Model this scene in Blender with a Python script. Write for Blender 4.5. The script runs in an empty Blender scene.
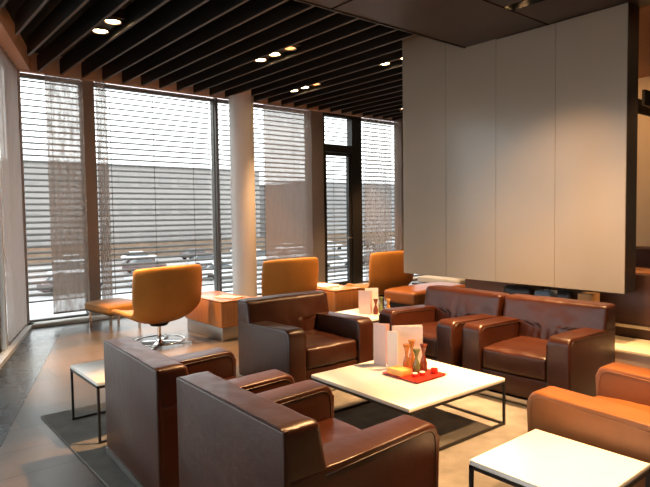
import bpy, bmesh, math, random
from mathutils import Vector, Matrix, noise
random.seed(7)
C = bpy.context.scene.collection
R = math.radians
PI = math.pi

# ------------------------------------------------------------------ materials
def nodes_of(name):
    m = bpy.data.materials.new(name); m.use_nodes = True
    nt = m.node_tree; nt.nodes.clear()
    out = nt.nodes.new('ShaderNodeOutputMaterial')
    return m, nt, out

def N(nt, kind, **kw):
    n = nt.nodes.new(kind)
    for k, v in kw.items():
        if k in n.inputs: n.inputs[k].default_value = v
        else: setattr(n, k, v)
    return n

def rgba(c): return (c[0], c[1], c[2], 1.0)

def mat(name, col, rough=0.5, metal=0.0, spec=0.5, col2=None, nscale=8.0, ndetail=4.0, bump=0.0, bscale=60.0,
        coat=0.0, stretch=None, emis=None, estr=0.0, alpha_trans=0.0, trans=0.0):
    m, nt, out = nodes_of(name)
    b = N(nt, 'ShaderNodeBsdfPrincipled')
    b.inputs['Base Color'].default_value = rgba(col)
    b.inputs['Roughness'].default_value = rough
    b.inputs['Metallic'].default_value = metal
    b.inputs['Specular IOR Level'].default_value = spec
    b.inputs['Coat Weight'].default_value = coat
    b.inputs['Transmission Weight'].default_value = trans
    tc = N(nt, 'ShaderNodeTexCoord')
    mp = N(nt, 'ShaderNodeMapping')
    nt.links.new(tc.outputs['Object'], mp.inputs['Vector'])
    if stretch: mp.inputs['Scale'].default_value = stretch
    if col2 is not None:
        no = N(nt, 'ShaderNodeTexNoise'); no.inputs['Scale'].default_value = nscale; no.inputs['Detail'].default_value = ndetail
        nt.links.new(mp.outputs[0], no.inputs['Vector'])
        cr = N(nt, 'ShaderNodeValToRGB')
        cr.color_ramp.elements[0].position = 0.3; cr.color_ramp.elements[1].position = 0.7
        cr.color_ramp.elements[0].color = rgba(col); cr.color_ramp.elements[1].color = rgba(col2)
        nt.links.new(no.outputs['Fac'], cr.inputs[0]); nt.links.new(cr.outputs[0], b.inputs['Base Color'])
    if bump:
        n2 = N(nt, 'ShaderNodeTexNoise'); n2.inputs['Scale'].default_value = bscale; n2.inputs['Detail'].default_value = 3
        nt.links.new(mp.outputs[0], n2.inputs['Vector'])
        bp = N(nt, 'ShaderNodeBump'); bp.inputs['Strength'].default_value = bump; bp.inputs['Distance'].default_value = 0.01
        nt.links.new(n2.outputs['Fac'], bp.inputs['Height']); nt.links.new(bp.outputs[0], b.inputs['Normal'])
    if emis:
        b.inputs['Emission Color'].default_value = rgba(emis); b.inputs['Emission Strength'].default_value = estr
    nt.links.new(b.outputs[0], out.inputs[0])
    return m

def emission(name, col, s):
    m, nt, out = nodes_of(name)
    e = N(nt, 'ShaderNodeEmission'); e.inputs[0].default_value = rgba(col); e.inputs[1].default_value = s
    nt.links.new(e.outputs[0], out.inputs[0]); return m

def glass_pane(name):
    m, nt, out = nodes_of(name)
    t = N(nt, 'ShaderNodeBsdfTransparent'); t.inputs[0].default_value = (0.93, 0.96, 0.96, 1)
    g = N(nt, 'ShaderNodeBsdfGlossy'); g.inputs['Roughness'].default_value = 0.02
    f = N(nt, 'ShaderNodeFresnel'); f.inputs[0].default_value = 1.45
    mx = N(nt, 'ShaderNodeMixShader')
    ge = N(nt, 'ShaderNodeNewGeometry'); sb = N(nt, 'ShaderNodeMath', operation='SUBTRACT'); sb.inputs[0].default_value = 1.0
    mu = N(nt, 'ShaderNodeMath', operation='MULTIPLY')
    nt.links.new(ge.outputs['Backfacing'], sb.inputs[1]); nt.links.new(f.outputs[0], mu.inputs[0]); nt.links.new(sb.outputs[0], mu.inputs[1])
    nt.links.new(mu.outputs[0], mx.inputs[0]); nt.links.new(t.outputs[0], mx.inputs[1]); nt.links.new(g.outputs[0], mx.inputs[2])
    nt.links.new(mx.outputs[0], out.inputs[0]); return m

def fabric_screen(name, col, open_lo, open_hi, weave=True, tl=0.5):
    """see-through woven screen: part open holes, part cloth that lets light through"""
    m, nt, out = nodes_of(name)
    tc = N(nt, 'ShaderNodeTexCoord'); mp = N(nt, 'ShaderNodeMapping'); mp.inputs['Scale'].default_value = (9.0, 9.0, 1.6)
    nt.links.new(tc.outputs['Object'], mp.inputs['Vector'])
    no = N(nt, 'ShaderNodeTexNoise'); no.inputs['Scale'].default_value = 2.2; no.inputs['Detail'].default_value = 6
    nt.links.new(mp.outputs[0], no.inputs['Vector'])
    mr = N(nt, 'ShaderNodeMapRange'); mr.inputs['From Min'].default_value = 0.35; mr.inputs['From Max'].default_value = 0.65
    mr.inputs['To Min'].default_value = open_lo; mr.inputs['To Max'].default_value = open_hi
    nt.links.new(no.outputs['Fac'], mr.inputs['Value'])
    d = N(nt, 'ShaderNodeBsdfDiffuse'); d.inputs[0].default_value = rgba(col)
    tr = N(nt, 'ShaderNodeBsdfTranslucent'); tr.inputs[0].default_value = rgba(col)
    m1 = N(nt, 'ShaderNodeMixShader'); m1.inputs[0].default_value = tl
    nt.links.new(d.outputs[0], m1.inputs[1]); nt.links.new(tr.outputs[0], m1.inputs[2])
    tp = N(nt, 'ShaderNodeBsdfTransparent')
    m2 = N(nt, 'ShaderNodeMixShader')
    nt.links.new(mr.outputs[0], m2.inputs[0]); nt.links.new(m1.outputs[0], m2.inputs[1]); nt.links.new(tp.outputs[0], m2.inputs[2])
    nt.links.new(m2.outputs[0], out.inputs[0]); return m

def leather(name, c1, c2, rough=0.36):
    m, nt, out = nodes_of(name)
    b = N(nt, 'ShaderNodeBsdfPrincipled')
    b.inputs['Specular IOR Level'].default_value = 0.46
    tc = N(nt, 'ShaderNodeTexCoord')
    n1 = N(nt, 'ShaderNodeTexNoise'); n1.inputs['Scale'].default_value = 5; n1.inputs['Detail'].default_value = 5
    nt.links.new(tc.outputs['Object'], n1.inputs['Vector'])
    cr = N(nt, 'ShaderNodeValToRGB'); cr.color_ramp.elements[0].position = .3; cr.color_ramp.elements[1].position = .72
    cr.color_ramp.elements[0].color = rgba(c1); cr.color_ramp.elements[1].color = rgba(c2)
    nt.links.new(n1.outputs['Fac'], cr.inputs[0]); nt.links.new(cr.outputs[0], b.inputs['Base Color'])
    mr = N(nt, 'ShaderNodeMapRange'); mr.inputs['To Min'].default_value = rough - .05; mr.inputs['To Max'].default_value = rough + .08
    nt.links.new(n1.outputs['Fac'], mr.inputs['Value']); nt.links.new(mr.outputs[0], b.inputs['Roughness'])
    v = N(nt, 'ShaderNodeTexVoronoi'); v.inputs['Scale'].default_value = 160
    nt.links.new(tc.outputs['Object'], v.inputs['Vector'])
    n2 = N(nt, 'ShaderNodeTexNoise'); n2.inputs['Scale'].default_value = 14; n2.inputs['Detail'].default_value = 3
    nt.links.new(tc.outputs['Object'], n2.inputs['Vector'])
    ad = N(nt, 'ShaderNodeMath', operation='MULTIPLY_ADD'); ad.inputs[1].default_value = 0.12
    nt.links.new(v.outputs['Distance'], ad.inputs[0]); nt.links.new(n2.outputs['Fac'], ad.inputs[2])
    bp = N(nt, 'ShaderNodeBump'); bp.inputs['Strength'].default_value = .25; bp.inputs['Distance'].default_value = .008
    nt.links.new(ad.outputs[0], bp.inputs['Height']); nt.links.new(bp.outputs[0], b.inputs['Normal'])
    nt.links.new(b.outputs[0], out.inputs[0]); return m

def floor_mat(name, ca, cb, mort, bw, bh, rough=0.3, vary=0.5):
    m, nt, out = nodes_of(name)
    b = N(nt, 'ShaderNodeBsdfPrincipled')
    tc = N(nt, 'ShaderNodeTexCoord')
    br = N(nt, 'ShaderNodeTexBrick'); br.offset = 0.37; br.squash = 1.35; br.squash_frequency = 3
    br.inputs['Scale'].default_value = 1.0; br.inputs['Brick Width'].default_value = bw; br.inputs['Row Height'].default_value = bh
    br.inputs['Mortar Size'].default_value = 0.005; br.inputs['Mortar Smooth'].default_value = .2
    br.inputs['Color1'].default_value = rgba(ca); br.inputs['Color2'].default_value = rgba(cb); br.inputs['Mortar'].default_value = rgba(mort)
    nt.links.new(tc.outputs['Object'], br.inputs['Vector'])
    no = N(nt, 'ShaderNodeTexNoise'); no.inputs['Scale'].default_value = 2.6; no.inputs['Detail'].default_value = 8; no.inputs['Roughness'].default_value = .65
    nt.links.new(tc.outputs['Object'], no.inputs['Vector'])
    mr = N(nt, 'ShaderNodeMapRange'); mr.inputs['From Min'].default_value = .3; mr.inputs['From Max'].default_value = .7
    mr.inputs['To Min'].default_value = 1 - vary; mr.inputs['To Max'].default_value = 1 + vary * .6
    nt.links.new(no.outputs['Fac'], mr.inputs['Value'])
    mx = N(nt, 'ShaderNodeVectorMath', operation='SCALE')
    nt.links.new(br.outputs['Color'], mx.inputs[0]); nt.links.new(mr.outputs[0], mx.inputs['Scale'])
    nt.links.new(mx.outputs[0], b.inputs['Base Color'])
    r2 = N(nt, 'ShaderNodeMapRange'); r2.inputs['To Min'].default_value = rough - .08; r2.inputs['To Max'].default_value = rough + .14
    nt.links.new(no.outputs['Fac'], r2.inputs['Value']); nt.links.new(r2.outputs[0], b.inputs['Roughness'])
    bp = N(nt, 'ShaderNodeBump'); bp.inputs['Strength'].default_value = .35; bp.inputs['Distance'].default_value = .004
    nt.links.new(br.outputs['Fac'], bp.inputs['Height']); bp.invert = True
    bp2 = N(nt, 'ShaderNodeBump'); bp2.inputs['Strength'].default_value = .12; bp2.inputs['Distance'].default_value = .01
    nt.links.new(no.outputs['Fac'], bp2.inputs['Height']); nt.links.new(bp.outputs[0], bp2.inputs['Normal'])
    nt.links.new(bp2.outputs[0], b.inputs['Normal'])
    nt.links.new(b.outputs[0], out.inputs[0]); return m

def wood(name, c1, c2, rough=.35, axis=2, scale=6):
    st = [14, 14, 14]; st[axis] = 1.2
    return mat(name, c1, rough, col2=c2, nscale=scale / 3, ndetail=6, stretch=tuple(st), bump=.05, bscale=8)

M = {}
M['brown'] = leather('brown_leather', (.028, .0064, .0018), (.042, .0095, .0026), .35)
M['tan'] = leather('tan_leather', (.20, .068, .016), (.25, .088, .022), .40)
M['amber'] = leather('amber_upholstery', (.38, .160, .027), (.44, .19, .036), .50)
M['piping'] = mat('leather_piping', (.03, .010, .005), .45)
M['piping_tan'] = mat('tan_piping', (.22, .085, .03), .45)
M['steel'] = mat('brushed_steel', (.55, .53, .50), .32, 1.0)
M['chrome'] = mat('chrome', (.75, .73, .70), .16, 1.0)
M['black'] = mat('black_metal', (.014, .012, .011), .42, .0)
M['shadowgap'] = mat('black_base', (.01, .009, .008), .7)
M['white_top'] = mat('white_stone', (.80, .77, .72), .25, col2=(.84, .82, .78), nscale=3)
M['cherry'] = wood('cherry_wood', (.42, .155, .045), (.52, .21, .065), .30, 2)
M['cherry_top'] = wood('cherry_wood_top', (.44, .165, .05), (.54, .22, .07), .26, 1)
M['slat'] = mat('dark_stained_slat', (.011, .009, .008), .55, spec=.3, col2=(.016, .013, .011), nscale=3, stretch=(10, .7, 10))
M['edge'] = mat('slat_painted_light', (.095, .078, .066), .5)  # lighter tone paints window and floor light onto the slat undersides
M['void'] = mat('black_plenum', (.006, .006, .006), .9)
M['plaster'] = mat('warm_white_plaster', (.72, .54, .44), .8, col2=(.75, .57, .47), nscale=2)
M['column'] = mat('column_plaster', (.80, .78, .76), .45, col2=(.82, .80, .78), nscale=1.5)
M['soffit'] = mat('bronze_ceiling_panel', (.030, .019, .014), .36, .0, col2=(.040, .026, .019), nscale=2)
M['slot'] = mat('black_slot', (.003, .003, .003), .95, spec=.05)
M['panelwhite'] = mat('back_painted_glass', (.285, .25, .205), .17, spec=.5, col2=(.30, .262, .215), nscale=1.2)
M['darkframe'] = mat('dark_frame', (.018, .014, .012), .4)
M['alu'] = mat('window_aluminium', (.16, .15, .14), .45, .3)
M['doorframe'] = mat('dark_door_frame', (.035, .032, .030), .45, .2)
M['postfab'] = mat('brown_post_cladding', (.34, .30, .265), .75, col2=(.36, .32, .285), nscale=4)
M['slatalu'] = mat('blind_slat_aluminium', (.20, .18, .165), .6, .1)
M['cord'] = mat('blind_cord', (.12, .11, .10), .8)
M['sill'] = mat('white_sill', (.82, .82, .80), .5)
M['floor'] = floor_mat('slate_tiles', (.135, .092, .066), (.078, .076, .074), (.045, .042, .038), .9, .42, .30, .35)
M['band'] = floor_mat('dark_slate_band', (.034, .042, .052), (.026, .034, .042), (.02, .022, .024), 1.1, .5, .24, .4)
M['rug'] = mat('grey_beige_rug', (.19, .18, .165), .95, spec=.1, col2=(.13, .125, .115), nscale=7, ndetail=8, bump=.6, bscale=220)
M['rug2'] = mat('grey_flat_rug', (.17, .165, .155), .9, spec=.15, col2=(.13, .125, .12), nscale=9, bump=.4, bscale=200)
M['beige'] = mat('beige_wall', (.50, .40, .29), .8, col2=(.54, .44, .32), nscale=2)
M['brownwall'] = mat('dark_brown_panel', (.060, .026, .017), .42, col2=(.078, .034, .021), nscale=2, stretch=(1, 1, 6))
M['brownwall2'] = mat('rear_wall_panel', (.10, .07, .055), .6, col2=(.12, .085, .065), nscale=1)
M['cream'] = mat('cream_stone', (.70, .62, .46), .4, col2=(.76, .68, .52), nscale=4)
M['warmceil'] = wood('warm_wood_ceiling', (.34, .16, .08), (.42, .21, .11), .6, 1)
M['glass'] = glass_pane('window_glass')
M['paper'] = mat('menu_paper', (.88, .82, .74), .6)
M['paper2'] = mat('menu_print', (.52, .40, .36), .6)
M['pinkpaper'] = mat('pink_menu_paper', (.72, .52, .48), .6)
M['tray'] = mat('red_tray', (.42, .025, .015), .3)
M['bottleA'] = mat('amber_glass', (.75, .32, .08), .08, spec=.6, trans=.6)
M['bottleB'] = mat('green_glass', (.22, .26, .10), .08, spec=.6, trans=.5)
M['bottleC'] = mat('dark_red_glass', (.22, .05, .025), .08, spec=.6, trans=.4)
M['yellow'] = mat('yellow_card_box', (.80, .42, .12), .5)
M['bluegrey'] = mat('blue_grey_canvas', (.20, .24, .30), .8)
M['yellowbox'] = mat('tan_cardboard', (.48, .27, .12), .8)
M['wax'] = mat('white_wax', (.85, .78, .66), .5)
M['redcan'] = mat('red_cup', (.55, .03, .02), .35)
M['lamp'] = emission('lit_halogen', (1.0, .72, .38), 40.0)
M['lampdim'] = emission('dim_halogen', (1.0, .42, .14), 3.0)
M['reflector'] = mat('lamp_reflector', (.8, .6, .42), .25, .9)
M['ground'] = mat('snowy_asphalt', (.17, .15, .145), .9, col2=(.33, .33, .34), nscale=.5, ndetail=3, stretch=(.1, .5, 1))
M['facade'] = mat('grey_facade', (.29, .27, .26), .8, col2=(.31, .29, .28), nscale=.1)
M['facade2'] = mat('pale_facade', (.24, .235, .24), .8)
M['facwin'] = mat('facade_windows', (.26, .245, .24), .5)
M['snow'] = mat('snow_white', (.85, .87, .90), .8)
M['terrace'] = mat('snowy_terrace', (.50, .52, .55), .9, col2=(.60, .62, .65), nscale=1.5)
M['hedge'] = mat('brown_hedge', (.16, .11, .08), .95, col2=(.24, .17, .12), nscale=.8)
M['carwhite'] = mat('car_white_paint', (.80, .82, .85), .3)
M['carsilver'] = mat('car_silver_paint', (.50, .52, .55), .3)
M['carred'] = mat('car_dark_paint', (.10, .07, .07), .3)
M['carglass'] = mat('car_glass', (.05, .06, .07), .15)
M['tyre'] = mat('tyre_rubber', (.02, .02, .02), .9)
M['cloth_grey'] = mat('pale_grey_cover', (.55, .56, .56), .6)
M['screenA'] = fabric_screen('brown_screen_fabric', (.34, .26, .21), .10, .34)
M['screenB'] = fabric_screen('dense_brown_screen', (.36, .26, .21), .16, .24)
M['screenC'] = fabric_screen('sheer_brown_screen', (.42, .34, .29), .46, .54)
M['screenL'] = fabric_screen('rose_brown_screen', (.62, .52, .47), .08, .14)

# ------------------------------------------------------------------ mesh helpers
def link(name, me, m=None, parent=None, smooth=True):
    o = bpy.data.objects.new(name, me); C.objects.link(o)
    if m is not None:
        if not me.materials: me.materials.append(m)
    if parent is not None: o.parent = parent
    if smooth:
        for p in me.polygons: p.use_smooth = True
    return o

def obj(name, bm, m, parent=None, smooth=False, sharp=None):
    bmesh.ops.recalc_face_normals(bm, faces=bm.faces)
    me = bpy.data.meshes.new(name); bm.to_mesh(me); bm.free()
    ms = m if isinstance(m, (list, tuple)) else [m]
    for x in ms: me.materials.append(x)
    o = link(name, me, None, parent, smooth)
    if smooth and sharp:
        me.set_sharp_from_angle(angle=R(sharp))
    return o

def hexa(bm, pts, bev=0.0, seg=2, mi=0):
    """8 points: bottom ring 4 then top ring 4"""
    vs = [bm.verts.new(p) for p in pts]
    fs = []
    for f in ((3, 2, 1, 0), (4, 5, 6, 7), (0, 1, 5, 4), (1, 2, 6, 5), (2, 3, 7, 6), (3, 0, 4, 7)):
        fs.append(bm.faces.new([vs[i] for i in f]))
    for f in fs: f.material_index = mi
    if bev:
        es = list({e for f in fs for e in f.edges})
        r = bmesh.ops.bevel(bm, geom=es, offset=bev, segments=seg, profile=.5, affect='EDGES', clamp_overlap=True)
        for f in r['faces']: f.material_index = mi
    return vs

def box(bm, x0, x1, y0, y1, z0, z1, bev=0.0, seg=2, mi=0):
    return hexa(bm, [(x0, y0, z0), (x1, y0, z0), (x1, y1, z0), (x0, y1, z0), (x0, y0, z1), (x1, y0, z1), (x1, y1, z1), (x0, y1, z1)], bev, seg, mi)

def mbox(name, x0, x1, y0, y1, z0, z1, m, parent=None, bev=0.0, seg=2):
    bm = bmesh.new(); box(bm, x0, x1, y0, y1, z0, z1, bev, seg)
    return obj(name, bm, m, parent, smooth=bev > 0, sharp=40 if bev > 0 else None)

def cyl(bm, cx, cy, z0, z1, r0, r1=None, n=24, mi=0):
    r1 = r0 if r1 is None else r1
    a = [bm.verts.new((cx + r0 * math.cos(2 * PI * i / n), cy + r0 * math.sin(2 * PI * i / n), z0)) for i in range(n)]
    b = [bm.verts.new((cx + r1 * math.cos(2 * PI * i / n), cy + r1 * math.sin(2 * PI * i / n), z1)) for i in range(n)]
    fs = [bm.faces.new([a[i], a[(i + 1) % n], b[(i + 1) % n], b[i]]) for i in range(n)]
    fs.append(bm.faces.new(a[::-1])); fs.append(bm.faces.new(b))
    for f in fs: f.material_index = mi

def lathe(bm, cx, cy, prof, n=20, mi=0):
    rings = []
    for r, z in prof:
        rings.append([bm.verts.new((cx + r * math.cos(2 * PI * i / n), cy + r * math.sin(2 * PI * i / n), z)) for i in range(n)])
    for a, b in zip(rings, rings[1:]):
        for i in range(n):
            bm.faces.new([a[i], a[(i + 1) % n], b[(i + 1) % n], b[i]]).material_index = mi
    bm.faces.new(rings[0][::-1]).material_index = mi; bm.faces.new(rings[-1]).material_index = mi

def tube(bm, pts, r, n=8):
    pts = [Vector(p) for p in pts]; rings = []
    for i, p in enumerate(pts):
        d = (pts[min(i + 1, len(pts) - 1)] - pts[max(i - 1, 0)]).normalized()
        up = Vector((0, 0, 1)) if abs(d.z) < .9 else Vector((1, 0, 0))
        s = d.cross(up).normalized(); t = s.cross(d)
        rings.append([bm.verts.new(p + s * r * math.cos(2 * PI * k / n) + t * r * math.sin(2 * PI * k / n)) for k in range(n)])
    for a, b in zip(rings, rings[1:]):
        for k in range(n): bm.faces.new([a[k], a[(k + 1) % n], b[(k + 1) % n], b[k]])
    bm.faces.new(rings[0][::-1]); bm.faces.new(rings[-1])

def cushion(bm, cx, cy, cz, sx, sy, sz, r, cuts=16, puff=(0, 0, 0), fold=None, shear=0.0):
    """soft rounded box, puffed on each axis; fold(p, n) gives extra displacement along the outward normal"""
    hx, hy, hz = sx / 2, sy / 2, sz / 2
    tmp = bmesh.new()
    bmesh.ops.create_cube(tmp, size=2.0)
    bmesh.ops.subdivide_edges(tmp, edges=tmp.edges, cuts=cuts, use_grid_fill=True)
    vm = {}
    for v in tmp.verts:
        u = v.co.copy()
        p = Vector((u.x * hx, u.y * hy, u.z * hz))
        q = Vector((max(-hx + r, min(hx - r, p.x)), max(-hy + r, min(hy - r, p.y)), max(-hz + r, min(hz - r, p.z))))
        d = p - q
        n = d.normalized() if d.length > 1e-6 else Vector((0, 0, 0))
        c = q + n * r if d.length > 1e-6 else p
        if n.length < .5:
            n = Vector((0, 0, 0))
        c = Vector(c)
        a = max(abs(u.x), abs(u.y), abs(u.z))
        if abs(u.z) == a: c.z += math.copysign(puff[2] * (1 - u.x ** 2) * (1 - u.y ** 2), u.z)
        elif abs(u.x) == a: c.x += math.copysign(puff[0] * (1 - u.y ** 2) * (1 - u.z ** 2), u.x)
        else: c.y += math.copysign(puff[1] * (1 - u.x ** 2) * (1 - u.z ** 2), u.y)
        if fold:
            c += fold(c, n)
        c.x += shear * c.z
        vm[v] = bm.verts.new((c.x + cx, c.y + cy, c.z + cz))
    for f in tmp.faces: bm.faces.new([vm[v] for v in f.verts])
    tmp.free()

def sstep(a, b, x):
    t = max(0, min(1, (x - a) / (b - a))); return t * t * (3 - 2 * t)

def tag(o, label, cat, group=None):
    o['label'] = label; o['category'] = cat
    if group: o['group'] = group
    return o

def thing(name, label, cat, loc=(0, 0, 0), rotz=0.0, group=None):
    o = bpy.data.objects.new(name, None); C.objects.link(o)
    o.location = loc; o.rotation_euler = (0, 0, rotz); o.empty_display_size = .1
    return tag(o, label, cat, group)

def struct(o):
    o['kind'] = 'structure'; return o

def copy_tree(o, parent=None):
    c = o.copy(); C.objects.link(c); c.parent = parent
    for ch in [x for x in list(C.objects) if x.parent == o]: copy_tree(ch, c)
    return c

def dup(o, loc, rotz, label):
    c = copy_tree(o); c.location = loc; c.rotation_euler = (0, 0, rotz); c['label'] = label
    return c

# ------------------------------------------------------------------ the room shell
CEIL = 3.90; SB = 3.63; ST = 3.85; WY = 9.0
LD = Vector((math.cos(R(70.1)), math.sin(R(70.1)), 0)); LP = Vector((1.77, 8.74, 0)); LN = Vector((LD.y, -LD.x, 0))
def lw(s, off=0.0, z=0.0):
    """a point on the slanted left glass front: s metres from its far corner towards the viewer, off metres into the room"""
    p = Vector((1.86, 9.0, 0)) - LD * s + LN * off
    return (p.x, p.y, z)
def lbox(bm, s0, s1, o0, o1, z0, z1, mi=0, bev=0.0):
    hexa(bm, [lw(s1, o0, z0), lw(s1, o1, z0), lw(s0, o1, z0), lw(s0, o0, z0), lw(s1, o0, z1), lw(s1, o1, z1), lw(s0, o1, z1), lw(s0, o0, z1)], bev, 2, mi)

bm = bmesh.new(); box(bm, -4.5, 13.0, -3.6, 9.3, -.25, 0.0)
struct(obj('floor', bm, M['floor']))
bm = bmesh.new(); lbox(bm, 0.0, 13.0, 0.0, .50, 0.0, .003)
struct(obj('floor_band', bm, M['band']))
struct(mbox('ceiling', -4.5, 13.0, -3.6, 9.3, CEIL, CEIL + .2, M['void']))
# lowered ceiling over the seats, bronze panels with black joints
def soffit():
    bm = bmesh.new()
    for q in ((-3.5, 4.61, -3.4, 3.98), (4.76, 5.62, -3.4, 3.98), (4.61, 4.76, 3.0, 3.98), (4.61, 4.76, -3.4, .2)): box(bm, *q, 3.40, 3.89)
    box(bm, 4.61, 4.76, .2, 3.0, 3.60, 3.89)
    o = struct(obj('ceiling_soffit', bm, M['soffit']))
    b2 = bmesh.new()
    for x in (-2.6, -1.1, .4, 1.9, 3.4): box(b2, x, x + .012, -3.4, 3.98, 3.396, 3.4)
    for y in (-2.4, -.6, 1.2, 3.0): box(b2, -3.5, 4.60 if y > 0 and y < 2.9 else 5.62, y, y + .012, 3.396, 3.4)
    struct(obj('trim_soffit_joint', b2, M['slot'], o))
    b4 = bmesh.new()
    for q in ((4.61, 4.614, .2, 3.0), (4.756, 4.76, .2, 3.0), (4.614, 4.756, .2, .204), (4.614, 4.756, 2.996, 3.0)): box(b4, *q, 3.398, 3.60)
    box(b4, 4.614, 4.756, .204, 2.996, 3.596, 3.60)
    struct(obj('trim_soffit_slot', b4, M['slot'], o))
    b3 = bmesh.new(); box(b3, -3.5, 5.62, 3.98, 4.0, 3.39, 3.89); struct(obj('trim_soffit_edge', b3, M['darkframe'], o))
soffit()
# fascias behind the ends of the slats
bm = bmesh.new(); box(bm, 1.7, 13.0, 8.93, 9.02, 3.62, CEIL); struct(obj('trim_1', bm, M['plaster']))
bm = bmesh.new(); lbox(bm, 0.0, 13.0, -.06, .18, 3.63, CEIL); struct(obj('trim_2', bm, M['plaster']))
struct(mbox('wall_right', 12.8, 13.0, -3.6, 9.3, 0, CEIL, M['brownwall2']))
struct(mbox('wall_front', -4.5, 13.0, -3.6, -3.4, 0, CEIL, M['brownwall2']))

# glazing of the far wall
def window(name, x0, x1, z0=0.0, z1=3.62, fr=.05):
    bm = bmesh.new()
    for a, b in ((x0, x0 + fr), (x1 - fr, x1)): box(bm, a, b, 9.06, 9.14, z0, z1)
    box(bm, x0 + fr, x1 - fr, 9.06, 9.14, z0, z0 + .07); box(bm, x0 + fr, x1 - fr, 9.06, 9.14, z1 - .05, z1)
    o = struct(obj(name, bm, M['alu']))
    g = bmesh.new(); box(g, x0 + fr, x1 - fr, 9.095, 9.105, z0 + .07, z1 - .05); struct(obj('window_pane', g, M['glass'], o))
    return o
window('window_1', 1.80, 2.78); window('window_2', 2.88, 5.02); window('window_3', 5.02, 7.14)
window('window_5', 8.50, 9.74); window('window_6', 9.86, 12.8)
# mullion posts
def post(n, x0, x1, m, y0=8.98, y1=9.2):
    return struct(mbox(n, x0, x1, y0, y1, 0.0, 3.63, m, bev=.006))
post('trim_3', 2.74, 2.91, M['postfab']); post('trim_4', 4.985, 5.03, M['alu'], 9.0); post('trim_5', 7.10, 7.42, M['postfab'])
post('trim_6', 9.72, 9.88, M['postfab'])
# glass door with its dark frame and the light above it
def door():
    bm = bmesh.new()
    box(bm, 7.42, 7.47, 9.0, 9.16, 0, 3.62); box(bm, 8.22, 8.50, 9.0, 9.16, 0, 3.62)
    box(bm, 7.47, 8.22, 9.0, 9.16, 2.84, 2.99); box(bm, 7.47, 8.22, 9.0, 9.16, 3.57, 3.62)
    o = struct(obj('door_1', bm, M['doorframe']))
    b = bmesh.new()
    box(b, 7.48, 7.53, 9.03, 9.11, .02, 2.83); box(b, 8.14, 8.21, 9.03, 9.11, .02, 2.83)
    box(b, 7.53, 8.14, 9.03, 9.11, .02, .12); box(b, 7.53, 8.14, 9.03, 9.11, 2.77, 2.83)
    leaf = struct(obj('door_leaf', b, M['doorframe'], o))
    g = bmesh.new(); box(g, 7.53, 8.14, 9.06, 9.075, .12, 2.77); struct(obj('door_pane', g, M['glass'], o))
    g = bmesh.new(); box(g, 7.47, 8.22, 9.06, 9.075, 2.99, 3.57); struct(obj('transom_pane', g, M['glass'], o))
    h = bmesh.new(); tube(h, [(8.17, 9.03, 1.05), (8.17, 8.97, 1.05), (8.06, 8.97, 1.05)], .011); struct(obj('door_handle', h, M['steel'], o, True))
door()
# left slanted glazing: frames and panes
for i, (s0, s1) in enumerate(((.10, 1.70), (1.78, 4.3), (4.38, 6.9), (6.98, 9.5), (9.58, 12.9))):
    bm = bmesh.new()
    lbox(bm, s0, s0 + .05, -.10, -.02, 0, 3.62); lbox(bm, s1 - .05, s1, -.10, -.02, 0, 3.62)
    lbox(bm, s0 + .05, s1 - .05, -.10, -.02, 0, .07); lbox(bm, s0 + .05, s1 - .05, -.10, -.02, 3.56, 3.62)
    o = struct(obj('window_%d' % (i + 7), bm, M['alu']))
    g = bmesh.new(); lbox(g, s0 + .05, s1 - .05, -.065, -.055, .07, 3.56); struct(obj('window_pane', g, M['glass'], o))
bm = bmesh.new(); lbox(bm, 1.69, 1.79, -.12, .04, 0, 3.63); struct(obj('trim_7', bm, M['sill']))
for i, s in enumerate((4.34, 6.94, 9.54)):
    bm = bmesh.new(); lbox(bm, s - .05, s + .05, -.12, .02, 0, 3.63); struct(obj('trim_%d' % (8 + i), bm, M['alu']))
bm = bmesh.new(); lbox(bm, -.08, .11, -.14, .03, 0, 3.63); struct(obj('trim_11', bm, M['postfab']))
# sills
struct(mbox('sill_back', 1.78, 12.8, 8.78, 9.0, 0.0, .05, M['sill'], bev=.006))
bm = bmesh.new(); lbox(bm, .0, 12.9, .0, .10, 0, .05); struct(obj('sill_left', bm, M['sill']))
# round column in front of the glass
bm = bmesh.new(); cyl(bm, 5.34, 8.72, 0, 3.9, .215, n=48)
struct(obj('column', bm, M['column'], None, True, 40))

# ------------------------------------------------------------------ blinds outside the glass
def slat_verts(bm, a, b, zc, depth, tilt, nrm):
    """one thin tilted slat between the floor-plan points a and b; nrm points outdoors"""
    a = Vector(a); b = Vector(b); n = Vector(nrm)
    for t0, t1, dz0, dz1 in ((-.5, 0, 0, .004), (0, .5, .004, 0)):
        c, s = math.cos(tilt), math.sin(tilt)
        p0 = n * depth * t0 * c; p1 = n * depth * t1 * c
        z0 = zc - depth * t0 * s + dz0; z1 = zc - depth * t1 * s + dz1
        th = .0016
        pts = []
        for zz in (0, th):
            pts += [(a.x + p0.x, a.y + p0.y, z0 + zz), (b.x + p0.x, b.y + p0.y, z0 + zz), (b.x + p1.x, b.y + p1.y, z1 + zz), (a.x + p1.x, a.y + p1.y, z1 + zz)]
        hexa(bm, pts)

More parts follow.
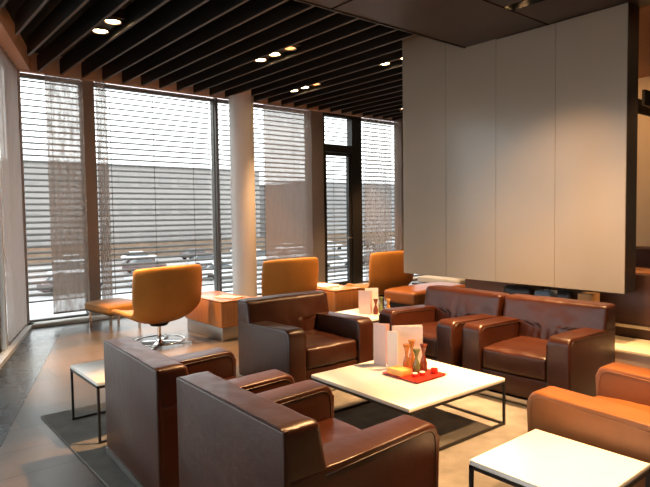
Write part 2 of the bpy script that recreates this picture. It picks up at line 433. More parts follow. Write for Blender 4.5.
def blind(label, a, b, nrm, zb=.14, zt=3.56, cords=2, pitch=.090, group='outdoor venetian blinds', tilt=R(-28)):
    a = Vector(a); b = Vector(b); n = Vector(nrm)
    o = thing('venetian_blind', label, 'blind', ((a.x + b.x) / 2, (a.y + b.y) / 2, zb), 0, group)
    off = Matrix.Translation(-Vector(o.location))
    bm = bmesh.new(); z = zt
    while z > zb + .05:
        slat_verts(bm, a, b, z, .078, tilt, nrm); z -= pitch
    bm.transform(off); obj('blind_slats', bm, M['slatalu'], o)
    bm = bmesh.new(); w = n * .03
    hexa(bm, [(a.x - w.x, a.y - w.y, zb), (b.x - w.x, b.y - w.y, zb), (b.x + w.x, b.y + w.y, zb), (a.x + w.x, a.y + w.y, zb),
              (a.x - w.x, a.y - w.y, zb + .02), (b.x - w.x, b.y - w.y, zb + .02), (b.x + w.x, b.y + w.y, zb + .02), (a.x + w.x, a.y + w.y, zb + .02)])
    bm.transform(off); obj('bottom_rail', bm, M['slatalu'], o)
    bm = bmesh.new(); w = n * .045
    hexa(bm, [(a.x - w.x, a.y - w.y, zt + .04), (b.x - w.x, b.y - w.y, zt + .04), (b.x + w.x, b.y + w.y, zt + .04), (a.x + w.x, a.y + w.y, zt + .04),
              (a.x - w.x, a.y - w.y, zt + .10), (b.x - w.x, b.y - w.y, zt + .10), (b.x + w.x, b.y + w.y, zt + .10), (a.x + w.x, a.y + w.y, zt + .10)])
    bm.transform(off); obj('head_rail', bm, M['slatalu'], o)
    for k in range(cords):
        t = (k + .5) / cords; p = a.lerp(b, t) - n * .044
        bm = bmesh.new(); tube(bm, [(p.x, p.y, zb), (p.x, p.y, zt + .05)], .0045, 6)
        bm.transform(off); obj('ladder_cord', bm, M['cord'], o)
    return o
BY = 9.26
blind('silver venetian blind behind the leftmost brown curtain panel, in the far corner', (1.90, BY, 0), (2.80, BY, 0), (0, 1, 0), .30, cords=1)
blind('wide silver venetian blind left of the round white column, bright sky above', (2.86, BY, 0), (5.00, BY, 0), (0, 1, 0), .30, cords=3)
blind('silver venetian blind just right of the round white column', (5.05, BY, 0), (7.2, BY, 0), (0, 1, 0), cords=3)
blind('silver venetian blind seen through the dark framed glass door', (7.40, BY, 0), (8.36, BY, 0), (0, 1, 0), cords=1)
blind('silver venetian blind right of the glass door, beside the hanging white partition', (8.42, BY, 0), (9.78, BY, 0), (0, 1, 0), cords=2)
blind('silver venetian blind hidden for the most part behind the hanging white partition', (9.84, BY, 0), (12.7, BY, 0), (0, 1, 0), cords=3)
for (s0, s1), lab in zip(((.12, 1.70), (1.78, 4.3), (4.38, 6.9), (6.98, 9.5), (9.58, 12.9)),
        ('silver venetian blind outside the slanted left window, behind the rose brown curtain', 'silver venetian blind on the left glass front, just outside the picture edge',
         'silver venetian blind on the left glass front beside the dark brown armchairs', 'silver venetian blind on the left glass front level with the viewer', 'silver venetian blind at the near end of the left glass front')):
    if s0 < 1: blind(lab, lw(s0, -.26), lw(s1, -.26), tuple(-LN), cords=2)

# ------------------------------------------------------------------ sheer curtain panels inside
def curtain(label, x0, x1, m, y=8.955, z0=.16, z1=3.62, group='brown sheer panel curtains'):
    o = thing('panel_curtain', label, 'curtain', ((x0 + x1) / 2, y, z0), 0, group)
    w = (x1 - x0) / 2
    bm = bmesh.new(); nseg = 24
    for i in range(nseg):
        xa, xb = -w + 2 * w * i / nseg, -w + 2 * w * (i + 1) / nseg
        ya, yb = .006 * math.sin(i * 1.3), .006 * math.sin((i + 1) * 1.3)
        bm.faces.new([bm.verts.new(p) for p in ((xa, ya, 0), (xb, yb, 0), (xb, yb, z1 - z0), (xa, ya, z1 - z0))])
    bmesh.ops.remove_doubles(bm, verts=bm.verts, dist=1e-5)
    obj('cloth', bm, m, o, True)
    bm = bmesh.new(); box(bm, -w, w, -.008, .008, -.02, .005); obj('bottom_bar', bm, M['postfab'], o)
    return o
curtain('dark brown see-through panel curtain left of the first window post', 2.21, 2.735, M['screenA'], y=8.95)
curtain('narrow dark brown see-through panel curtain right of the first window post', 2.915, 3.08, M['screenA'], y=8.95)
curtain('broad brown panel curtain between the white column and the glass door', 5.96, 7.09, M['screenB'], y=8.95, z0=.06)
curtain('pale sheer panel curtain right of the dark door frame', 8.53, 9.36, M['screenC'], y=8.95, z0=.06)
curtain('brown panel curtain at the edge of the hanging white partition', 9.45, 9.71, M['screenB'], y=8.95, z0=.06)
def left_curtain():
    c = lw(.78, .03)
    o = thing('panel_curtain', 'rose brown panel curtain on the slanted window at the left picture edge', 'curtain', (c[0], c[1], .08), R(70.1), 'brown sheer panel curtains')
    bm = bmesh.new(); nseg = 40; w = .80
    for i in range(nseg):
        xa, xb = -w + 2 * w * i / nseg, -w + 2 * w * (i + 1) / nseg
        ya, yb = .012 * math.sin(i * 1.1), .012 * math.sin((i + 1) * 1.1)
        bm.faces.new([bm.verts.new(p) for p in ((xa, ya, 0), (xb, yb, 0), (xb, yb, 3.54), (xa, ya, 3.54))])
    bmesh.ops.remove_doubles(bm, verts=bm.verts, dist=1e-5)
    obj('cloth', bm, M['screenL'], o, True)
    bm = bmesh.new(); box(bm, -w, w, -.008, .008, -.02, .005); obj('bottom_bar', bm, M['postfab'], o)
left_curtain()

# ------------------------------------------------------------------ ceiling slats
ORD = ['first', 'second', 'third', 'fourth', 'fifth', 'sixth', 'seventh', 'eighth', 'ninth', 'tenth', 'eleventh', 'twelfth', 'thirteenth', 'fourteenth',
       'fifteenth', 'sixteenth', 'seventeenth', 'eighteenth', 'nineteenth', 'twentieth', 'twenty-first', 'twenty-second', 'twenty-third', 'twenty-fourth',
       'twenty-fifth', 'twenty-sixth', 'twenty-seventh', 'twenty-eighth', 'twenty-ninth', 'thirtieth', 'thirty-first', 'thirty-second', 'thirty-third', 'thirty-fourth', 'thirty-fifth', 'thirty-sixth', 'thirty-seventh', 'thirty-eighth', 'thirty-ninth', 'fortieth', 'forty-first', 'forty-second']
k = 0; x = 1.515 - .302 * 4
while x < 12.0:
    # slats stop short of the left fascia and of the far fascia
    yl = 9.0 + (x - 2.02) / math.tan(R(90 - 70.1)) - .35
    y1 = min(8.90, yl); y0 = 4.02
    if y1 > y0 + .3:
        bm = bmesh.new(); box(bm, -.014, .014, y0, y1, SB, ST)
        o = obj('ceiling_slat', bm, M['slat'])
        o.location = (x, 0, 0)
        bm = bmesh.new(); box(bm, -.015, .015, y0 + .001, y1 - .001, SB - .006, SB); obj('painted_light_strip', bm, M['edge'], o)  # added strip, its pale colour stands in for light on the underside
        tag(o, 'long dark ceiling slat, %s from the left glass front' % ORD[k], 'ceiling slat', 'dark slats across the ceiling')
        k += 1
    x += .302

# ------------------------------------------------------------------ downlights
def spot(parent, loc, target, watt, size=70, blend=.6, col=(1.0, .55, .235), rad=.03):
    L = bpy.data.lights.new('lamp_light', 'SPOT'); L.energy = watt; L.color = col; L.spot_size = R(size); L.spot_blend = blend; L.shadow_soft_size = rad
    o = bpy.data.objects.new('lamp_light', L); C.objects.link(o)
    o.parent = parent
    lv = Vector(loc); o.location = lv
    d = (Vector(target) - (Vector(parent.location) + lv)).normalized()
    o.rotation_euler = d.to_track_quat('-Z', 'Y').to_euler()
    return o

def fixture(label, x, y, z, offs, lit, watt, targets=None, size=75, group='recessed downlights between the ceiling slats', mouth=None):
    o = thing('downlight', label, 'ceiling light', (x, y, z), 0, group)
    n = len(offs)
    bm = bmesh.new(); lo, hi = min(offs) - .11, max(offs) + .11
    box(bm, -.095, .095, lo, hi, .028, .12); obj('housing', bm, M['black'], o)
    for i, dy in enumerate(offs):
        bm = bmesh.new()
        lathe(bm, 0, 0, [(.072, .016), (.086, 0.0), (.092, 0.0), (.092, .028), (.072, .028)], 24)
        r = obj('lamp_rim', bm, M['reflector'], o, True, 40); r.location = (0, dy, 0)
        bm = bmesh.new(); lathe(bm, 0, 0, [(.060, .004), (.072, .010), (.072, .024)], 24)
        b = obj('bulb', bm, M['lamp'] if lit[i] else M['lampdim'], r, True, 40)
        if lit[i]:
            t = targets[i] if targets else (x, y + dy, 0)
            spot(o, (0, dy, -.01), t, watt, size)
    return o
W0 = 520
fixture('double halogen downlight nearest the left window corner, glowing brightest', 2.26, 6.49, 3.66, (-.20, .20), (1, 1), 1250, [(2.2, 5.9, 0), (2.45, 6.7, 0)], 44)
fixture('triple halogen downlight in the slats above the far left recliner', 4.37, 6.28, 3.66, (-.34, 0, .34), (0, 1, 1), W0)
fixture('triple halogen downlight in the slats in front of the white column', 5.88, 7.60, 3.66, (-.30, 0, .30), (0, 1, 1), 240)
fixture('double halogen downlight in the slats beside the hanging white partition', 5.87, 5.56, 3.66, (-.20, .18), (1, 1), W0)
fixture('small halogen downlight lowest beside the edge of the hanging white partition', 8.59, 7.95, 3.66, (0,), (1,), W0)
# recessed spots of the lowered ceiling, unseen, added where the seats need light
def recessed(label, x, y, target, watt, size, blend=.5, rad=.055, z=3.37):
    o = thing('unseen_spot', label, 'ceiling light', (x, y, z), 0, 'unseen spots recessed in the bronze ceiling')
    bm = bmesh.new(); lathe(bm, 0, 0, [(.052, .022), (.06, .006), (.07, 0.0), (.075, .004), (.075, .03), (.052, .03)], 24); obj('lamp_rim', bm, M['reflector'], o, True, 40)
    bm = bmesh.new(); lathe(bm, 0, 0, [(.038, .012), (.05, .016), (.05, .024)], 24); obj('bulb', bm, M['lamp'], o, True, 40)
    spot(o, (0, 0, -.015), target, watt, size, blend, rad=rad)
SZ = 3.565
recessed('spot inside the black ceiling slot, above the coffee table', 4.685, 2.35, (3.1, 2.83, .35), 3000, 34, .5, z=SZ)
recessed('spot inside the black ceiling slot, over the far dark armchairs', 4.685, 2.86, (4.3, 3.5, .6), 1300, 60, .8, z=SZ)
recessed('spot inside the black ceiling slot, over the right dark armchair', 4.685, 1.95, (4.5, 2.55, .6), 1300, 60, .8, z=SZ)
recessed('spot inside the black ceiling slot, aimed at the facing armchair', 4.685, 2.62, (3.3, 3.95, .5), 1300, 44, .8, z=SZ)
recessed('bronze ceiling spot above the small table in the near right corner', 3.5, 1.25, (2.5, 1.25, .4), 1300, 48)
recessed('bronze ceiling spot above the tan armchair', 3.0, .65, (3.3, 1.25, .5), 750, 62)
recessed('bronze ceiling spot above the near dark armchair', 2.9, 1.9, (1.8, 2.1, .5), 1000, 36)
recessed('bronze ceiling spot above the middle dark armchair', 2.8, 2.9, (1.8, 3.3, .5), 1200, 36)
recessed('bronze ceiling spot facing the hanging white partition', 4.0, 2.15, (5.38, 3.05, .75), 420, 66, 1.0)

# ------------------------------------------------------------------ hanging white partition
def partition():
    X0, X1, Y0, Y1, Z0 = 5.38, 5.615, 2.24, 4.94, .79
    o = thing('hanging_partition', 'large white glass partition hanging from the ceiling behind the sofa chairs', 'partition', ((X0 + X1) / 2, (Y0 + Y1) / 2, Z0), 0)
    off = Matrix.Translation(-Vector(o.location))
    bm = bmesh.new()
    box(bm, X0 + .016, X1, Y0, Y0 + .05, Z0, 3.88); box(bm, X0 + .016, X1, Y1 - .05, Y1, Z0, 3.88)
    box(bm, X0 + .016, X1, Y0 + .05, Y1 - .05, Z0, Z0 + .04); box(bm, X0 + .02, X1 - .02, Y0 + .05, Y1 - .05, Z0 + .04, 3.88)
    bm.transform(off); obj('frame', bm, M['darkframe'], o)
    n = 4; w = (Y1 - Y0) / n
    for i in range(n):
        bm = bmesh.new(); box(bm, X0, X0 + .012, Y0 + i * w + .0015, Y0 + (i + 1) * w - .0015, Z0, 3.88 if i == n - 1 else 3.39 if i < 2 else 3.88, .001, 1)
        bm.transform(off); obj('glass_panel', bm, M['panelwhite'], o)
partition()

# ------------------------------------------------------------------ rugs
bm = bmesh.new(); box(bm, 1.06, 5.05, .2, 4.79, 0, .012, .004, 1)
tag(obj('rug', bm, M['rug']), 'large grey beige rug under the armchairs and coffee table', 'rug')

# ------------------------------------------------------------------ leather armchairs
CW, CD, HA, HB, AW = .94, .855, .585, .755, .178
def fold_back(c, n):
    # vertical gathers that fan out of the lower middle
    if n.x < -.5: return Vector((0, 0, 0))
    a = math.sin(c.y * 55 + 2.2 * noise.noise(Vector((c.y * 4, c.z * 5, 1.3))) + c.z * c.y * 40)
    f = math.exp(-(c.y / .22) ** 2) * (0.35 + .65 * max(0, min(1, (.12 - c.z) * 4)))
    d = .0065 * a * f + .009 * noise.noise(Vector((c.y * 6, c.z * 6, 7.7)))
    return Vector((d, 0, 0)) + n * (.003 * noise.noise(c * 14))
def fold_seat(c, n):
    d = .006 * noise.noise(Vector((c.x * 7, c.y * 7, 3.1))) + .003 * noise.noise(Vector((c.x * 20, c.y * 9, 2.0)))
    return Vector((0, 0, d)) + n * (.003 * noise.noise(c * 12))
def armchair(label, lm, pm, loc, rz, group):
    t = thing('leather_armchair', label, 'armchair', loc, rz, group)
    x0, x1 = -CD / 2, CD / 2
    b = bmesh.new(); box(b, x0 + .03, x1 - .03, -CW / 2 + .03, CW / 2 - .03, 0.0, .045); obj('plinth', b, M['shadowgap'], t)
    b = bmesh.new()
    for q in ((x0 - .008, x1 + .002, -CW / 2 - .002, -CW / 2 + .014), (x0 - .008, x1 + .002, CW / 2 - .014, CW / 2 + .002),
              (x0 - .008, x0 + .008, -CW / 2 + .014, CW / 2 - .014), (x1 - .014, x1 + .002, -CW / 2 + .014, CW / 2 - .014)): box(b, *q, .012, .048)
    obj('base_rail', b, M['steel'], t, False)
    for s in (-1, 1):
        y0, y1 = (CW / 2 - AW, CW / 2) if s > 0 else (-CW / 2, -CW / 2 + AW)
        b = bmesh.new()
        # side profile with a rounded front top corner
        prof = [(x0 + .004, .05), (x1, .05), (x1, HA - .065)]
        for k in range(1, 7):
            a = k / 6 * PI / 2; prof.append((x1 - .065 * (1 - math.cos(a)), HA - .065 + .065 * math.sin(a)))
        prof += [(x1 - .45, HA - .018), (x0 + .004, .556)]
        A = [b.verts.new((p[0], y0, p[1])) for p in prof]; B = [b.verts.new((p[0], y1, p[1])) for p in prof]
        n = len(prof)
        fa = b.faces.new(A); fb = b.faces.new(B[::-1])
        for i in range(n): b.faces.new([A[i], B[i], B[(i + 1) % n], A[(i + 1) % n]])
        es = list(fa.edges) + list(fb.edges)
        bmesh.ops.bevel(b, geom=es, offset=.022, segments=4, profile=.5, affect='EDGES', clamp_overlap=True)
        ar = obj('arm', b, lm, t, True, 50)
        b = bmesh.new()
        for yy in (y0 - .0005, y1 + .0005):
            pts = [(p[0] - (.024 if i > 0 else 0), yy, p[1] - .026) for i, p in enumerate([(x1 + .0, HA - .08)] + prof[4:])]
            tube(b, [(x1 - .026, yy, .08)] + [(max(x0 + .19, min(p[0], x1 - .026)), p[1], p[2]) for p in pts], .0032, 6)
        obj('piping', b, pm, ar, True)
    b = bmesh.new()
    cushion(b, x0 + .108, 0, .56, .20, CW, .39, .028, 30, (.012, 0, .003), fold_back, shear=-.22)
    for v in b.verts:      # narrow enough below the arm tops to pass between the arms
        k = sstep(.545, .525, v.co.z) if v.co.z < .545 else 0
        if k: v.co.y *= 1 - k * (1 - (CW - 2 * AW + .004) / CW)
        if v.co.x < x0 + .08: v.co.x = max(x0, v.co.x - max(0, .56 - v.co.z) * .22)
    box(b, x0 - .005, x0 + .03, -CW / 2 + .002, CW / 2 - .002, .05, HB - .006, .009, 3)
    obj('backrest', b, lm, t, True, 50)
    b = bmesh.new()
    cushion(b, (x0 + .17 + x1 - .012) / 2, 0, .315, x1 - .012 - x0 - .17, CW - 2 * AW - .006, .19, .035, 18, (.006, 0, .016), fold_seat)
    obj('seat_cushion', b, lm, t, True)
    b = bmesh.new(); box(b, x1 - .12, x1 - .022, -CW / 2 + AW, CW / 2 - AW, .05, .225, .012, 3); obj('front_rail', b, lm, t, True, 50)
    return t
G1 = 'dark brown leather armchairs around the coffee table'
chair = armchair('dark brown leather armchair seen from behind, nearest the viewer', M['brown'], M['piping'], (1.613, 2.13, .012), R(-1.2), G1)
dup(chair, (1.615, 3.225, .012), R(-2.8), 'dark brown leather armchair seen from behind, beside the small table at left')
dup(chair, (3.193, 4.17, .012), R(-92.0), 'dark brown leather armchair facing the viewer, its back to the recliners')
dup(chair, (4.455, 2.56, .012), R(182.5), 'dark brown leather armchair under the right end of the white partition')
dup(chair, (4.425, 3.545, .012), R(177.5), 'dark brown leather armchair at far right of coffee table, joined to the similar one')
armchair('tan leather armchair at the right picture edge, beside the near white table', M['tan'], M['piping_tan'], (3.21, 1.205, .012), R(89.0), 'armchairs around the coffee table')

# ------------------------------------------------------------------ tables with thin black frames
def frame_table(name, label, cat, loc, rz, s, h, group, th=.025, bar=.016, cube=True, sx=None):
    t = thing(name, label, cat, loc, rz, group)
    w = (sx or s) / 2; d = s / 2
    b = bmesh.new(); box(b, -w, w, -d, d, h - th, h, .004, 2); obj('tabletop', b, M['white_top'], t, True, 40)
    q = .002
    for i, (sx_, sy_) in enumerate(((-1, -1), (1, -1), (1, 1), (-1, 1))):
        b = bmesh.new(); cx, cy = sx_ * (w - bar / 2 + q), sy_ * (d - bar / 2 + q)
        box(b, cx - bar / 2, cx + bar / 2, cy - bar / 2, cy + bar / 2, 0, h - th); obj('leg', b, M['black'], t)
    b = bmesh.new()
    w1, d1 = w + q, d + q
    for z in ((h - th - bar, h - th),):
        for sy_ in (-1, 1):
            cy = sy_ * (d1 - bar / 2); box(b, -w1, w1, cy - bar / 2, cy + bar / 2, *z)
        for sx_ in (-1, 1):
            cx = sx_ * (w1 - bar / 2); box(b, cx - bar / 2, cx + bar / 2, -d1 + bar, d1 - bar, *z)
    bmesh.ops.remove_doubles(b, verts=b.verts, dist=1e-4)
    obj('frame', b, M['black'], t)
    for sy_ in (-1, 1):
        b = bmesh.new(); cy = sy_ * (d1 - bar / 2); box(b, -w1 + bar, w1 - bar, cy - bar / 2, cy + bar / 2, 0, bar); obj('floor_bar', b, M['black'], t)
    if cube:
        for sx_ in (-1, 1):
            b = bmesh.new(); cx = sx_ * (w1 - bar / 2); box(b, cx - bar / 2, cx + bar / 2, -d1 + bar, d1 - bar, 0, bar); obj('floor_bar', b, M['black'], t)
    return t
RZ = .012
frame_table('coffee_table', 'low square white topped coffee table in the middle of the armchairs', 'coffee table', (3.085, 2.815, RZ), R(-1.2), 1.0, .340, None)
G2 = 'small white tables with thin black frames'
frame_table('side_table', 'small white side table at left, behind the brown armchair', 'side table', (1.535, 4.23, RZ), R(0), .62, .42, G2, cube=False)
frame_table('side_table', 'small white side table in the near right corner beside the tan armchair', 'side table', (2.385, 1.265, RZ), R(0), .55, .42, G2, sx=.56)
frame_table('side_table', 'small white side table with menu cards in the corner between two dark armchairs', 'side table', (4.42, 4.62, 0.012 if False else RZ), R(0), .62 if False else .30 if False else .62, .42, G2)

# ------------------------------------------------------------------ table things
def menu(label, loc, rz, w, h, m, ang=28, m2=None, group='menu cards'):
    t = thing('menu_card', label, 'menu', loc, rz, group)
    for s in (-1, 1):
        b = bmesh.new(); a = R(ang) * s
        box(b, 0, w, -.0012, .0012, 0, h); 
        b.transform(Matrix.Rotation(a, 4, 'Z')); obj('cover', b, m, t)
    return t
TZ = .352 + .0005
menu('pink folded menu card standing upright at the left of the coffee table group', (3.17, 3.24, TZ), R(-72), .13, .325, M['pinkpaper'], 14)
menu('cream folded menu card standing upright behind the bottles on the coffee table', (3.235, 3.10, TZ), R(-45), .24, .315, M['paper'], 9)
menu('narrow cream menu leaflet between the two larger menus on the coffee table', (3.15, 3.07, TZ), R(-62), .09, .29, M['paper'], 12)
b = bmesh.new()
hexa(b, [(-.15, -.16, 0), (.15, -.16, 0), (.15, .16, 0), (-.15, .16, 0), (-.17, -.18, .014), (.17, -.18, .014), (.17, .18, .014), (-.17, .18, .014)], .003, 1)
tr = obj('serving_tray', b, M['tray'], None, True, 40); tr.location = (3.155, 2.80, TZ); tr.rotation_euler = (0, 0, R(0))
tag(tr, 'flat red square tray holding bottles and candles on the coffee table', 'tray')
YZ = TZ + .0145
def bottle(label, x, y, z, h, m, k=1.0):
    b = bmesh.new()
    lathe(b, 0, 0, [(.020 * k, 0), (.027 * k, .01 * h), (.028 * k, .28 * h), (.020 * k, .45 * h), (.011 * k, .58 * h), (.011 * k, .66 * h), (.018 * k, .82 * h), (.028 * k, .985 * h), (.026 * k, h)], 20)
    o = obj('glass_bottle', b, m, None, True, 60); o.location = (x, y, z)
    return tag(o, label, 'bottle', 'waisted glass bottles on the tables')
bottle('amber waisted bottle, leftmost on the red tray', 3.15, 2.87, YZ, .205, M['bottleA'])
bottle('amber waisted bottle at the back of the red tray, tallest of the four', 3.225, 2.885, YZ, .225, M['bottleA'])
bottle('green waisted bottle at the middle front of the red tray', 3.165, 2.785, YZ, .18, M['bottleB'])
bottle('dark red waisted bottle, rightmost on the red tray', 3.245, 2.785, YZ, .205, M['bottleC'])
b = bmesh.new(); box(b, -.055, .055, -.075, .075, 0, .045, .006, 2)
o = obj('sugar_box', b, M['yellow'], None, True, 40); o.location = (3.055, 2.855, YZ); o.rotation_euler = (0, 0, R(0)); tag(o, 'low yellow box of sachets at the left of the red tray', 'box')
def candle(label, x, y, z):
    t = thing('tea_light', label, 'candle', (x, y, z), 0, 'tea lights on the red tray')
    b = bmesh.new(); cyl(b, 0, 0, 0, .022, .021, .023, 20); obj('cup', b, M['redcan'], t, True, 40)
    b = bmesh.new(); cyl(b, 0, 0, .022, .026, .020, n=20); obj('wax', b, M['wax'], t, True, 40)
candle('white tea light in the front left of the red tray', 3.09, 2.735, YZ)
candle('white tea light in the front middle of the red tray', 3.155, 2.72, YZ)
def cup(label, x, y, z, r, h):
    b = bmesh.new(); lathe(b, 0, 0, [(r * .7, 0), (r * .9, h * .3), (r, h), (r * .92, h), (r * .8, h * .35), (r * .6, h * .12)], 20)
    o = obj('small_cup', b, M['redcan'], None, True, 50); o.location = (x, y, z); tag(o, label, 'cup')
cup('small red cup at the right corner of the red tray', 3.265, 2.70, YZ, .028, .035)
# the corner side table
T2Z = RZ + .4205
menu('pale pink menu card standing on the corner side table, left one', (4.33, 4.66, T2Z), R(-58), .15, .26, M['pinkpaper'], 14)
menu('cream menu card standing on the corner side table, right one', (4.47, 4.70, T2Z), R(-40), .15, .27, M['paper'], 10)
bottle('dark waisted bottle in front of the menus on the corner side table', 4.44, 4.50, T2Z, .17, M['bottleC'])
bottle('pale green waisted bottle beside the menus on the corner side table', 4.54, 4.52, T2Z, .18, M['bottleB'])
bottle('small amber waisted bottle, rightmost on the corner side table', 4.64, 4.50, T2Z, .15, M['bottleA'])

# ------------------------------------------------------------------ amber recliners
def recliner(label, loc, rz):
    t = thing('recliner_chair', label, 'lounge chair', loc, rz, 'amber swivel recliners by the window')
    # profile points from the top of the back down to the front of the seat (local x forward)
    P = [(-.36, .97), (-.365, .90), (-.355, .78), (-.34, .64), (-.32, .50), (-.28, .38), (-.20, .305), (-.08, .28), (.08, .29), (.24, .32), (.38, .35), (.46, .35), (.49, .33)]
    Wd = [.445, .465, .47, .47, .465, .45, .425, .40, .385, .38, .375, .37, .355]
    NU = 20; rows = []
    b = bmesh.new()
    cen = []
    for i, (px, pz) in enumerate(P):
        v = i / (len(P) - 1)
        row = []
        for j in range(NU + 1):
            u = -1 + 2 * j / NU
            back = 1 - sstep(.25, .6, v)
            lift = .13 * sstep(.22, .5, v) * (1 - sstep(.55, 1.0, v) * .75)
            x = px + back * .10 * abs(u) ** 2.6
            z = pz + lift * abs(u) ** 3 - (.02 * abs(u) ** 4 if i == 0 else 0)
            row.append(b.verts.new((x, u * Wd[i], z)))
        rows.append(row)
    for r0, r1 in zip(rows, rows[1:]):
        for j in range(NU): b.faces.new([r0[j], r0[j + 1], r1[j + 1], r1[j]])
    o = obj('shell', b, M['amber'], t, True)
    md = o.modifiers.new('thick', 'SOLIDIFY'); md.thickness = .055; md.offset = 0
    ms = o.modifiers.new('soft', 'SUBSURF'); ms.levels = 1; ms.render_levels = 2
    b = bmesh.new(); cushion(b, -.325, 0, .905, .075, .46, .11, .03, 10, (.01, 0, .006)); obj('headrest', b, M['amber'], t, True)
    b = bmesh.new(); cyl(b, -.02, 0, .02, .27, .024, n=20); obj('pole', b, M['chrome'], t, True, 40)
    b = bmesh.new(); cyl(b, -.02, 0, .225, .262, .10, .13, n=24); obj('swivel_plate', b, M['black'], t, True, 40)
    b = bmesh.new()
    for a in (45, 135, 225, 315):
        c, s = math.cos(R(a)), math.sin(R(a)); n_ = Vector((-s, c, 0)) * .022; e = Vector((c, s, 0)) * .40; ce = Vector((-.02, 0, 0))
        p = [ce - n_, ce + e - n_, ce + e + n_, ce + n_]
        hexa(b, [(q.x, q.y, .004) for q in p] + [(q.x, q.y, .022 if i in (1, 2) else .034) for i, q in enumerate(p)])
    cyl(b, -.02, 0, .004, .05, .05, .035, 24)
    obj('star_base', b, M['chrome'], t)
    b = bmesh.new(); nseg = 48
    pts = [(-.02 + .30 * math.cos(2 * PI * i / nseg), .30 * math.sin(2 * PI * i / nseg), .036) for i in range(nseg + 1)]
    tube(b, pts, .010, 8); obj('base_ring', b, M['chrome'], t, True)
    return t
r1 = recliner('amber recliner seen from behind, leftmost of the three by the window', (2.83, 6.66, 0), R(98))
dup(r1, (4.55, 6.50, 0), R(90), 'amber recliner in the middle, above the back of the dark armchair')
dup(r1, (6.50, 6.45, 0), R(86), 'amber recliner at right, half hidden by the hanging white partition')
def ottoman(label, loc, rz, L=.72, w=.54):
    t = thing('footstool', label, 'ottoman', loc, rz, 'amber footstools of the recliners')
    b = bmesh.new(); cushion(b, 0, 0, .315, L, w, .12, .04, 12, (0, 0, .02)); obj('cushion', b, M['amber'], t, True)
    b = bmesh.new(); box(b, -L / 2 + .05, L / 2 - .05, -w / 2 + .05, w / 2 - .05, .235, .258); obj('seat_board', b, M['black'], t)
    for sx in (-1, 1):
        for sy in (-1, 1):
            b = bmesh.new(); cx, cy = sx * (L / 2 - .06), sy * (w / 2 - .06); box(b, cx - .014, cx + .014, cy - .014, cy + .014, 0, .24); obj('leg', b, M['chrome'], t)
    return t
ot = ottoman('amber footstool at the foot of the left window, in front of its recliner', (2.76, 7.98, 0), R(98))
dup(ot, (5.72, 7.72, 0), R(130), 'amber footstool behind the wooden table, near the glass door')
# wooden block tables
def block_table(label, x0, y0, sx, sy, h=.5):
    t = thing('block_table', label, 'side table', (x0 + sx / 2, y0 + sy / 2, 0), 0, 'cherry wood block tables between the recliners')
    a, c = sx / 2, sy / 2
    b = bmesh.new(); box(b, -a, a, -c, c, .17, h - .02, .012, 3); obj('body', b, M['cherry'], t, True, 40)
    b = bmesh.new(); box(b, -a, a, -c, c, h - .02, h, .008, 3); obj('top', b, M['cherry_top'], t, True, 40)
    b = bmesh.new(); box(b, -a + .02, a - .02, -c + .02, c - .02, 0, .17, .01, 2); obj('base', b, M['steel'], t, True, 40)
    return t
block_table('cherry wood block table with metal base right of the leftmost recliner', 3.42, 6.15, .48, 1.0)
block_table('cherry wood block table in the middle, between two recliners', 5.06, 5.92, .50, .98)
b = bmesh.new()
for i, (w, d, a) in enumerate(((.30, .42, 8), (.28, .40, -10), (.27, .36, 22))):
    q = bmesh.new(); box(q, -w / 2, w / 2, -d / 2, d / 2, i * .006, i * .006 + .005); q.transform(Matrix.Rotation(R(a), 4, 'Z'))
    me = bpy.data.meshes.new('t'); q.to_mesh(me); q.free(); b.from_mesh(me); bpy.data.meshes.remove(me)
o = obj('newspaper', b, M['paper']); o.location = (5.30, 6.45, .5005); tag(o, 'white newspapers lying on the middle cherry wood block table', 'newspaper')
b = bmesh.new(); box(b, -.10, .10, -.16, .16, 0, .012, .003, 1)
o = obj('magazine', b, M['paper']); o.location = (3.68, 6.42, .5005); o.rotation_euler = (0, 0, R(25)); tag(o, 'white magazine on the left cherry wood block table', 'magazine')
# low tan daybed beyond the corner side table, with a pale folded cover on a dark cabinet behind it
def daybed():
    t = thing('daybed', 'low tan upholstered bench beyond the corner side table, under the partition', 'bench', (6.65, 5.62, 0), R(0))
    b = bmesh.new(); cushion(b, 0, 0, .34, 1.3, .62, .20, .05, 12, (0, 0, .02)); obj('cushion', b, M['tan'], t, True)
    b = bmesh.new(); box(b, -.6, .6, -.27, .27, .03, .25); obj('base', b, M['shadowgap'], t)
    for sx in (-1, 1):
        for sy in (-1, 1):
            b = bmesh.new(); box(b, sx * .58 - .02, sx * .58 + .02, sy * .25 - .02, sy * .25 + .02, 0, .05); obj('foot', b, M['steel'], t)
daybed()
def cabinet():
    t = thing('low_cabinet', 'low dark cabinet behind the tan bench, seen under the partition', 'cabinet', (7.9, 6.0, 0), 0)
    b = bmesh.new(); box(b, -.3, .3, -.75, .75, .05, .29, .006, 2); obj('body', b, M['brownwall'], t, True, 40)
    b = bmesh.new(); box(b, -.27, .27, -.72, .72, 0, .05); obj('plinth', b, M['shadowgap'], t)
    b = bmesh.new(); box(b, -.32, .32, -.77, .77, .29, .32, .004, 2); obj('top', b, M['darkframe'], t, True, 40)
    b = bmesh.new(); cushion(b, 0, 0, 0, .34, .9, .12, .03, 8, (0, 0, .01))
    o = obj('folded_blanket', b, M['cloth_grey'], None, True); o.location = (7.75, 6.2, .392); tag(o, 'pale grey folded blanket lying on the low dark cabinet', 'blanket')
cabinet()

